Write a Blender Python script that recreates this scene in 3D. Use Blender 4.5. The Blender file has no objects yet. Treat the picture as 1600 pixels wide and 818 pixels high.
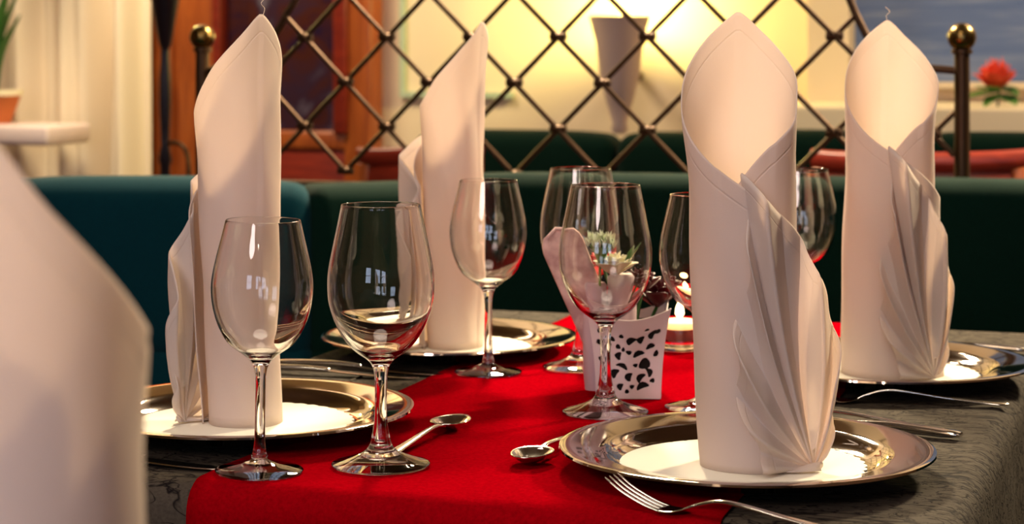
import bpy, bmesh, math, random
from mathutils import Vector, Matrix
random.seed(7)
pi = math.pi
C = bpy.context.scene.collection
SC = bpy.context.scene
# ---------------------------------------------------------------- camera, world, light, exposure
TH = math.radians(18.5)            # table axis against the viewing direction
CO, SI = math.cos(TH), math.sin(TH)
F, YH, TAB, HC = 3100.0, 80.0, 0.75, 0.36   # focal length (px), horizon row, table height, camera above table
def W(X, Z, z=0.0):                # camera-aligned ground coordinates -> world
    return Vector((X*CO - Z*SI, X*SI + Z*CO, z))
def P(px, py, h=0.0):              # point seen at a pixel, h above the table
    Z = F*(HC-h)/(py-YH)
    return W((px-800)/F*Z, Z, TAB+h)
def wx(px, y0):                    # world x and distance where a column meets the plane y=y0
    k = (px-800)/F
    Z = y0/(k*SI + CO)
    return Z*(k*CO-SI), Z
def WP(px, py, y0):                # point of the plane y=y0 seen at a pixel
    x, Z = wx(px, y0)
    return Vector((x, y0, TAB+HC+(YH-py)*Z/F))
cd = bpy.data.cameras.new('camera'); cam = bpy.data.objects.new('camera', cd); C.objects.link(cam)
cam.location = (0, 0, TAB+HC); cam.rotation_euler = (pi/2, 0, TH)
cd.sensor_width = 36; cd.lens = 36*F/1600; cd.shift_y = -(409-YH)/1600
cd.clip_start = .05
cd.dof.use_dof = True; cd.dof.focus_distance = 1.72; cd.dof.aperture_fstop = 9.0
SC.camera = cam
SC.view_settings.view_transform = 'Standard'; SC.view_settings.look = 'None'
SC.view_settings.gamma = 1; SC.view_settings.use_curve_mapping = False
SC.view_settings.exposure = 0.08
SC.cycles.max_bounces = 14; SC.cycles.transmission_bounces = 12; SC.cycles.transparent_max_bounces = 12
SC.cycles.caustics_reflective = False; SC.cycles.caustics_refractive = True
SC.cycles.sample_clamp_indirect = 4
wd = bpy.data.worlds.new('world'); SC.world = wd; wd.use_nodes = True
wd.node_tree.nodes['Background'].inputs[0].default_value = (.55, .65, 1, 1)
wd.node_tree.nodes['Background'].inputs[1].default_value = 1.0
def area(name, loc, target, size, power, col, shape='DISK', sy=None):
    l = bpy.data.lights.new(name, 'AREA'); l.shape = shape; l.size = size; l.energy = power; l.color = col
    if sy: l.size_y = sy
    o = bpy.data.objects.new(name, l); C.objects.link(o); o.location = loc
    o.rotation_euler = (Vector(target)-Vector(loc)).to_track_quat('-Z', 'Y').to_euler(); return o
def point(name, loc, r, power, col):
    l = bpy.data.lights.new(name, 'POINT'); l.shadow_soft_size = r; l.energy = power; l.color = col
    o = bpy.data.objects.new(name, l); C.objects.link(o); o.location = loc; return o
KEY = [(-1.15, 3.65, 2.15), (.45, 3.75, 2.15)]
for i, k in enumerate(KEY):
    area('pendant_light', (k[0], k[1], k[2]-.14), (k[0]*.5-.2, 2.0, .75), .26, (88, 92)[i], (1, .80, .52))
area('unseen_ceiling_light', (-.5, 1.3, 2.62), (-.5, 1.5, 0), 1.0, 12, (1, .82, .66))
area('unseen_ceiling_light', (-.9, -1.6, 2.62), (0, 1.2, 0.8), 1.2, 62, (1, .80, .76))  # front fill, added to brighten the napkins from behind the viewer
area('unseen_ceiling_light', (.3, 4.7, 2.62), (.2, 5.4, 1.3), 1.0, 34, (1, .80, .50))
area('unseen_ceiling_light', (-2.8, 4.5, 2.62), (-2.9, 5.5, 1.2), .9, 60, (1, .82, .55))  # added to brighten the curtain and the door
SPOTS = [(-1.6, .2), (-.2, -.4), (1.2, .3), (-2.4, -1.2), (.3, -2.6), (-1.9, -2.6), (-2.2, 1.6), (-1.2, 4.4)]
for x, y in SPOTS: point('sparkle_light', (x, y, 2.66), .03, 3.2, (1, .85, .65))  # small unseen lamps added to put sparkles on the glasses

# ---------------------------------------------------------------- materials
MATS = {}
def mat(name, col=(.8, .8, .8), rough=.5, metal=0.0, trans=0.0, ior=1.45, spec=.5, sheen=0.0, emit=None, es=0, coat=0, sss=0):
    m = bpy.data.materials.new(name); m.use_nodes = True; MATS[name] = m
    b = m.node_tree.nodes['Principled BSDF']; I = b.inputs
    I['Base Color'].default_value = (*col, 1); I['Roughness'].default_value = rough; I['Metallic'].default_value = metal
    I['Transmission Weight'].default_value = trans; I['IOR'].default_value = ior; I['Specular IOR Level'].default_value = spec
    I['Sheen Weight'].default_value = sheen; I['Coat Weight'].default_value = coat
    if emit: I['Emission Color'].default_value = (*emit, 1); I['Emission Strength'].default_value = es
    return m
def nd(m, t, **kw):
    n = m.node_tree.nodes.new(t)
    for k, v in kw.items():
        if hasattr(n, k): setattr(n, k, v)
        else: n.inputs[k].default_value = v
    return n
def lk(m, a, b): m.node_tree.links.new(a, b)
def bsdf(m): return m.node_tree.nodes['Principled BSDF']
def coords(m, scale=(1, 1, 1), kind='Object', rot=(0, 0, 0)):
    t = nd(m, 'ShaderNodeTexCoord'); mp = nd(m, 'ShaderNodeMapping')
    mp.inputs['Scale'].default_value = scale; mp.inputs['Rotation'].default_value = rot
    lk(m, t.outputs[kind], mp.inputs['Vector']); return mp.outputs['Vector']
def ramp(m, fac, stops):
    r = nd(m, 'ShaderNodeValToRGB'); e = r.color_ramp.elements
    while len(e) < len(stops): e.new(.5)
    for k, (p, c) in zip(e, stops): k.position = p; k.color = (*c, 1) if len(c) == 3 else c
    lk(m, fac, r.inputs['Fac']); return r.outputs['Color']
def bump(m, h, strength=.3, dist=.001):
    b = nd(m, 'ShaderNodeBump', Strength=strength, Distance=dist); lk(m, h, b.inputs['Height'])
    lk(m, b.outputs['Normal'], bsdf(m).inputs['Normal']); return b
def noise(m, vec, scale, detail=3, rough=.5, dist=0):
    n = nd(m, 'ShaderNodeTexNoise', Scale=scale, Detail=detail, Roughness=rough, Distortion=dist); lk(m, vec, n.inputs['Vector']); return n.outputs['Fac']
def mixc(m, fac, a, b):
    n = nd(m, 'ShaderNodeMix', data_type='RGBA')
    lk(m, fac, n.inputs[0])
    for s, v in ((6, a), (7, b)):
        if hasattr(v, 'links'): lk(m, v, n.inputs[s])
        else: n.inputs[s].default_value = (*v, 1)
    return n.outputs[2]

# linen of the napkins: opaque weave, a little translucent, faint stitched hem along the free edge
def make_linen(name, col):
    m = mat(name, col, .85, spec=.15, sheen=.15)
    v = coords(m, (1, 1, 1)); n = noise(m, v, 900, 2)
    at = nd(m, 'ShaderNodeAttribute', attribute_name='edge_distance')
    # thin stitched groove at 13 mm from the edge
    s1 = nd(m, 'ShaderNodeMath', operation='SUBTRACT'); lk(m, at.outputs['Fac'], s1.inputs[0]); s1.inputs[1].default_value = .013
    s2 = nd(m, 'ShaderNodeMath', operation='ABSOLUTE'); lk(m, s1.outputs[0], s2.inputs[0])
    mr = nd(m, 'ShaderNodeMapRange'); lk(m, s2.outputs[0], mr.inputs['Value'])
    mr.inputs['From Min'].default_value = .0; mr.inputs['From Max'].default_value = .0012
    ad = nd(m, 'ShaderNodeMath', operation='MULTIPLY_ADD'); lk(m, n, ad.inputs[0]); ad.inputs[1].default_value = .18; lk(m, mr.outputs[0], ad.inputs[2])
    big = noise(m, coords(m, (1, 1, .5)), 14, 2)
    ad2 = nd(m, 'ShaderNodeMath', operation='MULTIPLY_ADD'); lk(m, big, ad2.inputs[0]); ad2.inputs[1].default_value = 1.5; lk(m, ad.outputs[0], ad2.inputs[2])
    bump(m, ad2.outputs[0], .5, .0012)
    tr = nd(m, 'ShaderNodeBsdfTranslucent'); tr.inputs[0].default_value = (col[0], col[1]*.95, col[2]*.86, 1)
    mx = nd(m, 'ShaderNodeMixShader'); mx.inputs[0].default_value = .46
    out = m.node_tree.nodes['Material Output']
    lk(m, bsdf(m).outputs[0], mx.inputs[1]); lk(m, tr.outputs[0], mx.inputs[2]); lk(m, mx.outputs[0], out.inputs['Surface'])
    return m
LINEN = make_linen('ivory_linen', (.88, .80, .755))
PAPER = mat('doily_paper', (.93, .90, .78), .8, spec=.2)
SILVER = mat('polished_steel', (.60, .53, .49), .06, 1.0)
bump(SILVER, noise(SILVER, coords(SILVER), 9, 2), .05, .002)
CUTLERY = mat('cutlery_steel', (.74, .70, .66), .14, 1.0)
GLASS = mat('clear_glass', (1, 1, 1), 0.0, trans=1.0, ior=1.5, spec=.5)
GLASS.node_tree.nodes.remove(bsdf(GLASS)); g = nd(GLASS, 'ShaderNodeBsdfGlass', Roughness=0.0, IOR=1.5)
g.inputs[0].default_value = (.99, .99, .985, 1); lk(GLASS, g.outputs[0], GLASS.node_tree.nodes['Material Output'].inputs[0])
# red runner
RED = mat('red_runner_cloth', (.60, .001, .004), .98, spec=.0, sheen=.0)
n1 = noise(RED, coords(RED, (1, 1, 1)), 260, 4, .7); n2 = noise(RED, coords(RED, (1, 1, 1)), 5, 3)
c1 = ramp(RED, n1, [(.3, (.22, .0001, .003)), (.7, (.35, .0004, .005))]); lk(RED, c1, bsdf(RED).inputs['Base Color'])
bump(RED, n1, .25, .0006)
# grey crinkled cloth
GREY = mat('grey_crinkle_cloth', (.12, .10, .08), .85, spec=.06)
v = coords(GREY, (9, 24, 24)); nn = noise(GREY, v, 1.5, 2, .5, 1.6)
r1 = ramp(GREY, nn, [(.40, (1, 1, 1)), (.460, (1, 1, 1)), (.50, (0, 0, 0)), (.532, (1, 1, 1))])
v2 = coords(GREY, (13, 34, 34)); nn2 = noise(GREY, v2, 1.3, 2, .5, 2.0)
r2 = ramp(GREY, nn2, [(.44, (1, 1, 1)), (.485, (1, 1, 1)), (.51, (.05, .05, .05)), (.535, (1, 1, 1))])
mm = nd(GREY, 'ShaderNodeMix', data_type='RGBA', blend_type='MULTIPLY'); mm.inputs[0].default_value = 1
lk(GREY, r1, mm.inputs[6]); lk(GREY, r2, mm.inputs[7])
cg = mixc(GREY, mm.outputs[2], (.008, .006, .007), (.080, .066, .050))
fn = noise(GREY, coords(GREY, (1, 3, 1)), 300, 2)
cg2 = ramp(GREY, fn, [(.3, (.7, .7, .7)), (.7, (1, 1, 1))])
mq = nd(GREY, 'ShaderNodeMix', data_type='RGBA', blend_type='MULTIPLY'); mq.inputs[0].default_value = 1
lk(GREY, cg, mq.inputs[6]); lk(GREY, cg2, mq.inputs[7]); lk(GREY, mq.outputs[2], bsdf(GREY).inputs['Base Color'])
bump(GREY, mm.outputs[2], .5, .0015)
# bench upholstery
def fabric(name, col, col2):
    m = mat(name, col, .9, spec=.08, sheen=.04)
    n = noise(m, coords(m), 420, 3, .7); c = ramp(m, n, [(.3, col), (.7, col2)]); lk(m, c, bsdf(m).inputs['Base Color'])
    bump(m, n, .3, .001); return m
TEAL = fabric('teal_upholstery', (.0005, .021, .030), (.001, .034, .046))
GREEN = fabric('green_upholstery', (.0004, .0085, .005), (.0008, .016, .010))
def wood(name, a, b, sc=(1, 1, 1)):
    m = mat(name, a, .35, spec=.5)
    n = noise(m, coords(m, (14*sc[0], 14*sc[1], 1.5*sc[2])), 2.2, 4, .6, 1.5); c = ramp(m, n, [(.3, a), (.7, b)])
    lk(m, c, bsdf(m).inputs['Base Color']); return m
WOOD = wood('cherry_wood', (.20, .038, .008), (.40, .10, .018))
REDWOOD = wood('dark_cherry_wood', (.12, .010, .006), (.24, .024, .010), (.12, 1, 8))
DARKWOOD = wood('floor_wood', (.04, .018, .010), (.10, .045, .02), (1, .1, 1))
IRON = mat('bronzed_iron', (.055, .026, .010), .42, .7)
BRASS = mat('aged_brass', (.16, .10, .03), .25, 1.0)
BLACK = mat('black_iron', (.012, .008, .014), .3, .2)
WALL = mat('cream_plaster', (.80, .66, .47), .9, spec=.1)
nw = noise(WALL, coords(WALL), 1.6, 3); lk(WALL, ramp(WALL, nw, [(.3, (.72, .57, .40)), (.7, (.84, .70, .50))]), bsdf(WALL).inputs['Base Color'])
DARKWALL = mat('brown_plaster', (.16, .09, .05), .9)
CEIL = mat('ceiling_boards', (.10, .055, .035), .8)
CURTAIN = mat('cream_curtain', (.86, .74, .56), .9, spec=.1)
SAGE = mat('sage_paint', (.42, .50, .36), .8)
SEA = mat('sea_painting', (.12, .19, .33), .75, spec=.2)
ns = noise(SEA, coords(SEA, (1.2, 1, 16)), 2.2, 4, .6, .6)
lk(SEA, ramp(SEA, ns, [(.25, (.085, .14, .32)), (.5, (.14, .20, .39)), (.75, (.26, .32, .47))]), bsdf(SEA).inputs['Base Color'])
WHITEMETAL = mat('white_lacquered_metal', (.80, .66, .64), .45, spec=.4)
WAX = mat('candle_wax', (.95, .80, .55), .5, emit=(1, .55, .18), es=1.6)  # emission stands in for flame light glowing through the wax
CUP = mat('rosy_cup', (.30, .10, .09), .4)
FLAME = mat('flame', (1, .8, .4), .5, emit=(1, .72, .30), es=14)
LAMPG = mat('lamp_diffuser', (1, .9, .7), .5, emit=(1, .78, .45), es=9)
SPOTG = mat('sparkle_lens', (1, .9, .7), .5, emit=(1, .85, .6), es=60)
SCONCE = mat('mauve_ceramic', (.36, .26, .26), .55)
LEAF = mat('leaf_green', (.03, .13, .02), .5)
LEAFPALE = mat('sprig_green', (.12, .28, .05), .6)
PALE = mat('sprig_tips', (.75, .80, .62), .6)
REDPETAL = mat('orange_red_petal', (.80, .055, .02), .5)
DARKROSE = mat('dark_red_petal', (.085, .001, .006), .45)
PINKRED = mat('red_petal', (.62, .02, .03), .5)
CREAMPETAL = mat('cream_petal', (.90, .84, .60), .5)
HOLE_SHADE = mat('hole_shade', (.012, .008, .006), .95)  # shade inside the pot, put into a near-black colour
MAUVE = mat('mauve_card', (.52, .34, .34), .7)
nm = noise(MAUVE, coords(MAUVE), 60, 4); lk(MAUVE, ramp(MAUVE, nm, [(.35, (.44, .24, .23)), (.65, (.74, .50, .45))]), bsdf(MAUVE).inputs['Base Color'])
MAUVEWAX = mat('mauve_wax', (.55, .40, .43), .5)
DARKGLASS = mat('painted_view_glass', (.012, .010, .018), .12, spec=.5)
vg = coords(DARKGLASS, (2.2, 1, 2.6)); lk(DARKGLASS, ramp(DARKGLASS, noise(DARKGLASS, vg, 2.6, 3, .5, .8), [(.30, (.008, .006, .03)), (.45, (.05, .012, .008)), (.58, (.03, .014, .03)), (.72, (.12, .10, .14))]), bsdf(DARKGLASS).inputs['Base Color'])  # blotches paint reflections and the dim room beyond into the pane
TERRA = mat('terracotta', (.50, .13, .03), .7)
DAY = mat('daylight_pane', (.0, .0, .0), .3, emit=(.62, .74, 1.0), es=5)

# ---------------------------------------------------------------- mesh helpers
def link(name, bm, m, parent=None, smooth=True, flat_angle=None):
    me = bpy.data.meshes.new(name); bmesh.ops.recalc_face_normals(bm, faces=bm.faces[:])
    bm.to_mesh(me); bm.free(); me.materials.append(m)
    if smooth:
        for p in me.polygons: p.use_smooth = True
        me.set_sharp_from_angle(angle=math.radians(flat_angle or 50))
    o = bpy.data.objects.new(name, me); C.objects.link(o)
    if parent: o.parent = parent
    return o
def thing(name, label, cat, loc=(0, 0, 0), rz=0, group=None):
    o = bpy.data.objects.new(name, None); C.objects.link(o); o.location = loc; o.rotation_euler = (0, 0, rz)
    o.empty_display_size = .05
    o['label'] = label; o['category'] = cat
    if group: o['group'] = group
    return o
def tag(o, label, cat, group=None):
    o['label'] = label; o['category'] = cat
    if group: o['group'] = group
    return o
def struct(o): o['kind'] = 'structure'; return o
def dup(root, loc, rz, label, group=None, rot=None):
    r = root.copy(); C.objects.link(r); r.location = loc; r.rotation_euler = rot or (0, 0, rz); r['label'] = label
    if group: r['group'] = group
    for ch in list(root.children):
        c = ch.copy(); C.objects.link(c); c.parent = r
        for g_ in ch.children:
            d = g_.copy(); C.objects.link(d); d.parent = c
    return r
def box(bm, lo, hi, bev=0.0, seg=2, M=None):
    lo = Vector(lo); hi = Vector(hi); mt = Matrix.Translation((lo+hi)/2) @ Matrix.Diagonal((*(hi-lo), 1))
    if M: mt = M @ mt
    r = bmesh.ops.create_cube(bm, size=1, matrix=mt); vs = r['verts']
    if bev:
        es = list({e for v in vs for e in v.link_edges}); bmesh.ops.bevel(bm, geom=es, offset=bev, segments=seg, profile=.5, affect='EDGES')
    return vs
def bx(name, lo, hi, m, parent=None, bev=0.0, seg=2):
    bm = bmesh.new(); box(bm, lo, hi, bev, seg); return link(name, bm, m, parent)
def lathe(bm, prof, n=64, closed=False, M=None):
    rings = []
    for r, z in prof:
        if r < 1e-6: rings.append([bm.verts.new((0, 0, z))])
        else: rings.append([bm.verts.new((r*math.cos(2*pi*i/n), r*math.sin(2*pi*i/n), z)) for i in range(n)])
    pairs = list(zip(rings, rings[1:]))
    if closed: pairs.append((rings[-1], rings[0]))
    for a, b in pairs:
        for i in range(n):
            j = (i+1) % n
            f = [a[i % len(a)], a[j % len(a)], b[j % len(b)], b[i % len(b)]]
            f2 = []
            for v_ in f:
                if v_ not in f2: f2.append(v_)
            if len(f2) > 2: bm.faces.new(f2)
    vs = [v for r in rings for v in r]
    if M: bmesh.ops.transform(bm, matrix=M, verts=vs)
    return vs
def spline(pts, n):                 # Catmull-Rom through tuples
    out = []; k = len(pts)
    for i in range(k-1):
        p = [pts[max(i-1, 0)], pts[i], pts[i+1], pts[min(i+2, k-1)]]
        for j in range(n):
            t = j/n
            out.append(tuple(.5*((2*b)+(-a+c)*t+(2*a-5*b+4*c-d)*t*t+(-a+3*b-3*c+d)*t**3) for a, b, c, d in zip(*p)))
    out.append(tuple(pts[-1])); return out
def lin(tab, x):
    if x <= tab[0][0]: return tab[0][1]
    for (a, b), (c, d) in zip(tab, tab[1:]):
        if x <= c: return b+(d-b)*(x-a)/(c-a)
    return tab[-1][1]
def smooth_tab(tab, n=8): return spline(tab, n)
def tube(bm, path, r, n=10, cap=True, up=Vector((0, 0, 1)), flat=1.0):
    path = [Vector(p) for p in path]; rings = []
    for i, p in enumerate(path):
        t = (path[min(i+1, len(path)-1)]-path[max(i-1, 0)]).normalized()
        a = t.cross(up)
        if a.length < 1e-4: a = t.cross(Vector((0, 1, 0)))
        a.normalize(); b = a.cross(t).normalized(); rr = r(i/(len(path)-1)) if callable(r) else r
        rings.append([bm.verts.new(p+a*rr*math.cos(2*pi*k/n)+b*rr*flat*math.sin(2*pi*k/n)) for k in range(n)])
    for a, b in zip(rings, rings[1:]):
        for k in range(n): bm.faces.new((a[k], a[(k+1) % n], b[(k+1) % n], b[k]))
    if cap: bm.faces.new(rings[0]); bm.faces.new(rings[-1])
def sweep(bm, st, n=12, sq=2.6):    # stations: (x, y, z, halfwidth(y), halfthickness(z)) along x
    rings = []
    for x, y, z, w, h in st:
        ring = []
        for k in range(n):
            a = 2*pi*k/n; c, s = math.cos(a), math.sin(a)
            ring.append(bm.verts.new((x, y+w*math.copysign(abs(c)**(2/sq), c), z+h*math.copysign(abs(s)**(2/sq), s))))
        rings.append(ring)
    for a, b in zip(rings, rings[1:]):
        for k in range(n): bm.faces.new((a[k], a[(k+1) % n], b[(k+1) % n], b[k]))
    bm.faces.new(rings[0]); bm.faces.new(rings[-1])
def sphere(bm, c, r, u=24, v=16, sc=(1, 1, 1)):
    bmesh.ops.create_uvsphere(bm, u_segments=u, v_segments=v, radius=1, matrix=Matrix.Translation(c) @ Matrix.Diagonal((r*sc[0], r*sc[1], r*sc[2], 1)))
def grid_mesh(bm, rows, attr=None):
    vs = [[bm.verts.new(p) for p in r] for r in rows]
    for a, b in zip(vs, vs[1:]):
        for i in range(len(a)-1): bm.faces.new((a[i], a[i+1], b[i+1], b[i]))
    return vs

# ---------------------------------------------------------------- room
X0, X1, Y0, Y1, ZC = -4.3, 3.6, -3.6, 5.6, 2.75
struct(bx('floor', (X0-.1, Y0-.1, -.1), (X1+.1, Y1+.1, 0), DARKWOOD))
struct(bx('ceiling', (X0-.1, Y0-.1, ZC), (X1+.1, Y1+.1, ZC+.1), CEIL))
struct(bx('wall_back', (X0, Y1, 0), (X1, Y1+.1, ZC), WALL))
struct(bx('wall_left', (X0-.1, Y0, 0), (X0, Y1, ZC), DARKWALL))
struct(bx('wall_right', (X1, Y0, 0), (X1+.1, Y1, ZC), DARKWALL))
# front wall (behind the camera) with three window openings
wins = [(-1.6, -.6), (.3, 1.3), (1.7, 2.7)]
bm = bmesh.new(); xs = X0
for a, b in wins: box(bm, (xs, Y0-.1, 0), (a, Y0, ZC)); box(bm, (a, Y0-.1, 0), (b, Y0, .9)); box(bm, (a, Y0-.1, 2.2), (b, Y0, ZC)); xs = b
box(bm, (xs, Y0-.1, 0), (X1, Y0, ZC)); struct(link('wall_front', bm, DARKWALL, smooth=False))
for i, (a, b) in enumerate(wins):
    w = bpy.data.objects.new('window_%d' % (i+1), None); C.objects.link(w); struct(w)
    bm = bmesh.new()
    for k in range(5):
        x = a+(b-a)*k/4; box(bm, (x-.022, Y0-.09, .9), (x+.022, Y0-.02, 2.2))
    for z in (.9, 1.62, 2.2): box(bm, (a, Y0-.09, z-.02), (b, Y0-.02, z+.02))
    link('window_frame', bm, WOOD, w, smooth=False)
    bx('pane', (a, Y0-.075, .9), (b, Y0-.065, 2.2), DAY, w)
# ceiling light panels and pendants (all out of view; front fill and curtain lamps are added)
for i, (x, y, r, lab) in enumerate([(-.5, 1.3, .5, 'large round ceiling lamp over the laid table'), (-.9, -1.6, .65, 'large round ceiling lamp behind the viewer, added for front fill'),
                                   (.3, 4.7, .5, 'round ceiling lamp by the seascape wall'), (-2.8, 4.5, .45, 'round ceiling lamp added to brighten the cream curtain and door')]):
    t = thing('unseen_ceiling_lamp', lab, 'lamp', (x, y, ZC))
    bm = bmesh.new(); lathe(bm, [(r, 0), (r, -.09), (r-.02, -.09), (r-.02, -.02), (0, -.02)], 48); link('rim', bm, WHITEMETAL, t)
for i, k in enumerate(KEY):
    t = thing('pendant_lamp', ('brass pendant lamp hanging over the bench near the wooden door', 'brass pendant lamp hanging over the bench near the seascape')[i], 'lamp', (k[0], k[1], k[2]))
    bm = bmesh.new(); lathe(bm, [(.02, .10), (.07, .08), (.13, .02), (.16, -.10), (.155, -.10), (.125, .015), (.066, .073), (0, .09)], 40); link('lamp_shade', bm, BRASS, t)
    bm = bmesh.new(); tube(bm, [(0, 0, .09), (0, 0, ZC-k[2])], .004, 8, up=Vector((0, 1, 0))); link('cord', bm, BLACK, t)

for i, (x, y) in enumerate(SPOTS):  # fixtures for the added sparkle lamps, all out of view
    t = thing('added_sparkle_lamp', 'small added ceiling sparkle light '+['nearest above the out-of-focus napkin', 'over the gap behind the nearer table', 'closest to the side wall next to the seascape', 'midway along the door side wall, behind the viewer', 'nearest the middle window', 'nearest the window on the door side', 'over the end of the teal bench', 'above the black torch-shaped lamp'][i], 'ceiling light', (x, y, ZC-.001), 0, 'added ceiling sparkle lights')
    bm = bmesh.new(); lathe(bm, [(.05, 0), (.05, -.006), (.036, -.008), (.034, 0)], 24); link('rim', bm, BRASS, t)
    bm = bmesh.new(); lathe(bm, [(.034, -.002), (0, -.002)], 24); link('lens', bm, SPOTG, t)
# back-wall furnishings -------------------------------------------------------
def wallbox(name, pxa, pya, pxb, pyb, y0, depth, m, parent=None, bev=0, bottom=None, top=None):
    a = WP(pxa, pyb, y0); b = WP(pxb, pya, y0)
    return bx(name, (a.x, y0, a.z if bottom is None else bottom), (b.x, y0+depth, b.z if top is None else top), m, parent, bev)
# curtain, left
xa = wx(2, 5.45)[0]; xb = wx(236, 5.45)[0]
bm = bmesh.new(); rows = []
for j in range(41):
    z = .05+j/40*2.5; row = []
    for i in range(161):
        u = i/160; x = xa+(xb-xa)*u
        d = .045*math.sin(u*19+.6*math.sin(z*1.3)+.4)+.02*math.sin(u*47+z*1.1)
        d += .05*math.exp(-((u-.72+.10*(1.05-z))/.05)**2)
        row.append((x+.0*d, 5.43+d, z))
    rows.append(row)
grid_mesh(bm, rows); cu = link('curtain', bm, CURTAIN); tag(cu, 'floor-length cream curtain beside the wooden glazed door', 'curtain')
md = cu.modifiers.new('s', 'SOLIDIFY'); md.thickness = .006
# window sill with terracotta pot, far left
a = WP(-60, 225, 5.1); b = WP(80, 196, 5.1)
bm = bmesh.new(); box(bm, (a.x, 5.08, a.z), (b.x, 5.33, b.z), .012); s_ = link('wall_shelf', bm, WHITEMETAL); tag(s_, 'cream wall shelf in front of the curtain, carrying the terracotta planter', 'shelf')
SHZ = b.z
t = thing('terracotta_planter', 'orange-brown planter with a pale rim on the cream wall shelf', 'planter', (WP(-12, 180, 5.2).x, 5.2, SHZ))
bm = bmesh.new(); lathe(bm, [(0, 0), (.055, 0), (.085, .085), (.078, .085), (.05, .01), (0, .01)], 32); link('pot', bm, TERRA, t)
bm = bmesh.new(); lathe(bm, [(.078, .085), (.09, .085), (.092, .102), (.078, .102)], 32, True); link('rim', bm, CREAMPETAL, t)
bm = bmesh.new()
for k in range(9):
    a_ = k*2.4; ln = .3+.05*(k % 3)
    pts = [(0, 0, .03), (.03*math.cos(a_), .03*math.sin(a_), .03+ln*.6), (.10*math.cos(a_), .06*math.sin(a_), .03+ln)]
    tube(bm, spline(pts, 6), lambda q: .002+.02*math.sin(pi*min(1, q*1.02)), 6, flat=.15)
link('foliage', bm, LEAF, t)
# wooden glazed door (x 236..580)
dr = struct(bpy.data.objects.new('door_1', None)); C.objects.link(dr)
YD = 5.5
wallbox('door_jamb', 236, 0, 268, 0, YD, .1, WOOD, dr, bottom=0, top=2.4, bev=.004)
wallbox('door_stile', 268, 0, 338, 0, YD+.02, .07, WOOD, dr, bottom=0, top=2.4, bev=.01)
wallbox('door_stile', 537, 0, 579, 0, YD, .1, WOOD, dr, bottom=0, top=2.4, bev=.006)
wallbox('door_molding', 519, 0, 540, 0, YD-.02, .1, REDWOOD, dr, bottom=.86, top=2.4, bev=.008)
wallbox('door_molding', 330, 0, 343, 0, YD-.02, .1, REDWOOD, dr, bottom=.86, top=2.4, bev=.008)
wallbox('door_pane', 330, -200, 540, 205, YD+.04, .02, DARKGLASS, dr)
wallbox('door_rail', 330, 205, 540, 231, YD, .08, WOOD, dr, bev=.008)
wallbox('door_panel', 330, 231, 579, 400, YD+.01, .08, REDWOOD, dr, bev=.004, bottom=0)
# things dimly seen through the door pane are painted into its colour
# sage painted lines on the wall
struct(wallbox('trim_1', 624, -150, 632, 148, 5.585, .03, SAGE))
struct(wallbox('trim_2', 624, 144, 800, 152, 5.58, .03, SAGE))
# beige pier and cream ledge under the sea painting
struct(wallbox('trim_3', 1262, 0, 1326, 160, 5.45, .2, WALL, bottom=0, top=ZC))
lz = WP(1450, 168, 5.0).z
struct(wallbox('trim_4', 1180, 150, 2300, 180, 5.02, .6, WALL, bottom=0, top=lz, bev=.01))
pf = thing('sea_painting', 'wide blue sea picture above the cream ledge, behind the iron post', 'painting', (0, 0, 0))
wallbox('canvas', 1326, -420, 2100, 131, 5.56, .035, SEA, pf)
wallbox('frame', 1320, 131, 2110, 137, 5.55, .045, WALL, pf)
# wall sconce (tapered cone) with warm lamp inside, and its twin beyond the left frame edge
def sconce(px, py_top, label, power, y=5.38):
    top = WP(px, py_top, y); t = thing('wall_sconce', label, 'lamp', (top.x, y, top.z))
    H = .33; R = .087
    pr = [(.018, -H), (.024, -H+.012), (.020, -H+.03), (.038, -H+.09), (.056, -H+.16), (.068, -.07), (R, 0), (R-.006, 0), (.06, -.07), (.03, -H+.09), (0, -H+.05)]
    bm = bmesh.new(); lathe(bm, pr, 40); link('lamp_shade', bm, SCONCE, t)
    bm = bmesh.new(); tube(bm, [(0, 0, -.17), (0, 5.6-y, -.17)], .014, 10); link('bracket', bm, BRASS, t)
    bm = bmesh.new(); sphere(bm, (0, 0, -.02), .022); link('bulb', bm, LAMPG, t)
    l = point('sconce_light', (top.x, y+.02, top.z+.05), .03, power, (1, .82, .24)); return t
sconce(968, 25, 'tapered mauve wall sconce glowing on the yellow-lit wall', 19)
sconce(70, -265, 'tapered mauve wall sconce above the cream curtain', 48, 5.15)
# black torchiere beside the door
t = thing('floor_torchiere', 'black torch-shaped floor lamp standing by the wooden door', 'lamp', (wx(258, 4.6)[0], 4.6, 0))
zz = lambda py: WP(258, py, 4.6).z
bm = bmesh.new(); lathe(bm, [(.010, zz(78)), (.016, zz(70)), (.048, zz(-40)), (.08, zz(-140)), (.074, zz(-140)), (.03, zz(0)), (0, zz(20))], 28); link('lamp_shade', bm, BLACK, t)
bm = bmesh.new(); lathe(bm, [(.15, 0), (.15, .02), (.02, .05), (.013, .3), (.016, .6), (.013, zz(260)), (.018, zz(250)), (.011, zz(225)), (.013, zz(200)), (.016, zz(160)), (.015, zz(120)), (.012, zz(95)), (.012, zz(78))], 24); link('pole', bm, BLACK, t)
bm = bmesh.new(); tube(bm, spline([(0, 0, zz(224)), (.05, -.03, zz(222)), (.085, -.05, zz(232)), (.10, -.06, zz(262)), (.09, -.06, zz(300)), (.012, 0, zz(330))], 8), .006, 8); link('scroll', bm, IRON, t)

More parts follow.
